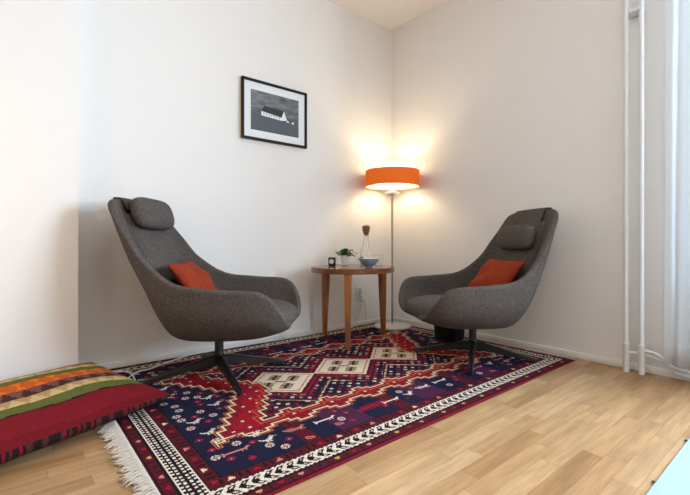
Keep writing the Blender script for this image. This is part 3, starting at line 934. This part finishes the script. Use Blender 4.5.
# ------------------------------------------------------------------ outlet, plug, cords
ou = thing('wall_outlet', 'white double wall outlet low on the wall behind the side table', 'outlet', (-.415, 0, .287))
box('cover_plate', (-.042, -.011, -.066), (.042, 0, .066), M['white_plastic'], ou, .004)
for z in (.030, -.032):
    bm = bmesh.new(); add_lathe(bm, [(.0205, 0), (.021, .002), (.0215, .003), (.019, .0035), (.018, .001)], 28, capb=False)
    bmesh.ops.rotate(bm, verts=bm.verts, matrix=Matrix.Rotation(PI/2, 3, 'X')); bmesh.ops.translate(bm, verts=bm.verts, vec=(0, -.0105, z))
    from_bm('socket', bm, M['grey_plastic'], ou)
pg = thing('power_plug', 'white plug of the lamp cord pushed into the wall outlet', 'plug', (-.409, -.0145, .240))
bm = bmesh.new(); add_lathe(bm, [(.017, 0), (.018, .002), (.018, .020), (.012, .034), (.007, .038)], 24)
bmesh.ops.rotate(bm, verts=bm.verts, matrix=Matrix.Rotation(PI/2, 3, 'X'))
from_bm('plug_body', bm, M['white_plastic'], pg)
cd = catmull([(0, -.036, 0), (.004, -.052, -.03), (.02, -.040, -.11), (.03, -.030, -.20), (.02, -.045, -.232), (.03, -.09, -.2325), (.02, -.14, -.2325), (.000+.03, -.17, -.2325)], 8)
tube('cord', cd, .0030, M['white_plastic'], pg, 8)
ad = thing('power_adapter', 'pale adapter plug in the upper socket of the wall outlet', 'plug', (-.421, -.0145, .317))
box('adapter_body', (-.016, -.026, -.026), (.016, 0, .026), M['grey_plastic'], ad, .005)
# long white cord: from the adapter along the wall base to the floor cushion
A = (-.421, -.0145, .317)
pts = [(-.421, -.030, .292), (-.43, -.055, .22), (-.47, -.045, .10), (-.52, -.050, .020), (-.62, -.040, RZ+.005), (-.80, -.040, RZ+.005), (-1.10, -.050, RZ+.005), (-1.45, -.040, RZ+.005), (-1.70, -.034, RZ+.005), (-1.90, -.036, RZ+.005), (-2.01, -.066, RZ+.005), (-2.131, -.136, RZ+.005), (-2.231, -.192, RZ+.005), (-2.294, -.205, RZ+.006), (-2.344, -.255, RZ+.006),
       (-2.392, -.35, RZ+.005), (-2.43, -.40, RZ+.005), (-2.475, -.36, RZ+.005), (-2.485, -.25, RZ+.005), (-2.445, -.170, RZ+.006), (-2.409, -.143, RZ+.008), (-2.375, -.155, RZ+.011), (-2.350, -.205, RZ+.014), (-2.342, -.275, RZ+.012), (-2.350, -.38, RZ+.006), (-2.37, -.486, RZ+.004), (-2.38, -.56, RZ+.004)]
co = tube('cord', [tuple(Vector(p)-Vector(A)) for p in catmull(pts, 8)], .0042, M['white_plastic'], ad, 8); co['label'] = 'white cord running along the wall to a loop by the floor cushion'

# ------------------------------------------------------------------ waste bin behind the right chair
wb = thing('waste_bin', 'small black tapered waste bin behind the right lounge chair', 'bin', (-.235, -.845, RZ+.001))
bm = bmesh.new()
def rrect(hx, hy, z, r=.02):
    out = []
    for (sx, sy, a0) in ((1, 1, 0), (-1, 1, 90), (-1, -1, 180), (1, -1, 270)):
        for k in range(5):
            a = math.radians(a0+k*22.5); out.append((sx*(hx-r)+r*math.cos(a), sy*(hy-r)+r*math.sin(a), z))
    return out
rings = [[bm.verts.new(p) for p in rrect(a, b, z)] for a, b, z in ((.076, .084, 0), (.078, .086, .003), (.094, .104, .262), (.098, .108, .262), (.098, .108, .272), (.090, .100, .272), (.073, .081, .008))]
grid_faces(bm, rings, True); bm.faces.new(rings[0][::-1]); bm.faces.new(rings[-1])
from_bm('bin_body', bm, M['black_plastic'], wb, True, 40)

# ------------------------------------------------------------------ heating pipes, curtain
def pipe(u, v, label, pts):
    t = thing('heating_pipe', label, 'pipe', (-u, -v, 0), 0, 'white heating pipes by the curtain')
    lathe('riser', [(.0125, .002), (.0125, H-.002)], M['pipe'], t, 24)
    lathe('sleeve', [(.0155, .001), (.0155, .150), (.0165, .153), (.0165, .172), (.0128, .176)], M['pipe'], t, 24)
    tube('branch_pipe', catmull(pts, 8), .0085, M['pipe'], t, 12)
    return t
p1 = pipe(.080, 1.976, 'left one of the two white vertical heating pipes on the right wall',
          [(0, 0, .115), (.020, -.03, .115), (.026, -.07, .112), (.026, -.11, .108), (.026, -.15, .100), (.026, -.19, .085), (.020, -.26, .065), (.02, -.6, .06), (.02, -1.2, .06)])
p2 = pipe(.071, 2.049, 'right one of the two white vertical heating pipes, nearest the curtain',
          [(0, 0, .135), (.005, -.03, .138), (.008, -.07, .128), (.012, -.105, .100), (.020, -.14, .055), (.024, -.20, .034), (.028, -.6, .030), (.028, -1.2, .030)])
bm = bmesh.new(); add_box(bm, (-.006, -.075, 2.095), (.078, .016, 2.11), .003); from_bm('pipe_clamp', bm, M['pipe'], p1, True, 40)
def curtain(label, v0, v1, seed):
    t = thing('curtain', label, 'curtain', (-.105, -(v0+v1)/2, .095))
    bm = bmesh.new(); r = random.Random(seed); n = 140; rows = []
    ph = r.uniform(0, 6)
    for z in np.linspace(0, 2.60, 24):
        row = []
        for i in range(n+1):
            t_ = i/n
            y = (v1-v0)*(.5-t_)
            amp = .018*(.6+.4*(1-z/2.6))*min(1, t_*10, (1-t_)*10)
            x = amp*math.sin(t_*(v1-v0)/.085*2*PI+ph+.25*math.sin(z*2))
            row.append(bm.verts.new((x, y+.006*(1-z/2.6)*(1 if t_ < .5 else -1), z)))
        rows.append(row)
    grid_faces(bm, rows)
    o = from_bm('drape', bm, M['curtain'], t)
    md = o.modifiers.new('hem', 'SOLIDIFY'); md.thickness = .0012
    tube('curtain_rail', [(0, (v1-v0)/2+.03, 2.615), (0, -(v1-v0)/2-.03, 2.615)], .012, M['trim'], t, 12)
    return t
curtain('sheer white curtain hanging beside the heating pipes in front of the window', 2.165, 2.66, 2)

# ------------------------------------------------------------------ pale mat at the front right
mt = thing('floor_mat', 'pale blue floor mat at the front right on the oak floor', 'mat', (-1.25, -2.95, 0))
box('mat_pad', (-.95, -.55, .0005), (.95, .542, .010), M['floor_mat'], mt, .004)
for x in (-.06, .364, .788, -.484):
    bm = bmesh.new(); superpillow(bm, .006, .005, .003, 8, 2.5); bmesh.ops.translate(bm, verts=bm.verts, vec=(x, .547, .006))
    o = from_bm('edge_tab', bm, M['black_plastic'], mt); o['label'] = 'small black tab on the mat edge'

# ------------------------------------------------------------------ light
def area(name, loc, target, size, energy, col, sy=None):
    l = bpy.data.lights.new(name, 'AREA'); l.energy = energy; l.color = col; l.size = size
    if sy: l.shape = 'RECTANGLE'; l.size_y = sy
    o = bpy.data.objects.new(name, l); COL.objects.link(o); o.location = loc
    o.rotation_euler = (Vector(target)-Vector(loc)).to_track_quat('-Z', 'Y').to_euler()
    return o
def point(name, loc, energy, col, r=.05):
    l = bpy.data.lights.new(name, 'POINT'); l.energy = energy; l.color = col; l.shadow_soft_size = r
    o = bpy.data.objects.new(name, l); COL.objects.link(o); o.location = loc; return o
area('window_daylight', (.75, -3.7, 1.6), (-2.2, -.6, .85), 1.7, 360, (.70, .85, 1.0), 1.6)
point('lamp_bulb', (LX, LY, 1.335), 9.5, (1.0, .74, .48), .035)
point('ceiling_lamp', (-2.5, -2.9, 2.55), 19, (1.0, .84, .68), .22)
point('left_lamp', (-3.35, -.95, 1.05), 7.5, (1.0, .74, .50), .12)
wd = bpy.data.worlds.new('sky'); SC.world = wd; wd.use_nodes = True
bg = wd.node_tree.nodes['Background']; bg.inputs[0].default_value = (.80, .90, 1, 1); bg.inputs[1].default_value = 1.6

# ------------------------------------------------------------------ camera
cd_ = bpy.data.cameras.new('camera'); cam = bpy.data.objects.new('camera', cd_); COL.objects.link(cam)
cd_.sensor_width = 36; cd_.lens = 409.4/690*36; cd_.shift_y = -5.5/690; cd_.clip_start = .02
cam.location = (-2.877, -2.779, .76)
cam.rotation_euler = (PI/2, 0, -math.atan2(.6362, .7716))
SC.camera = cam
vs = SC.view_settings
vs.view_transform = 'Standard'; vs.look = 'None'; vs.gamma = 1; vs.use_curve_mapping = False; vs.exposure = 0.06
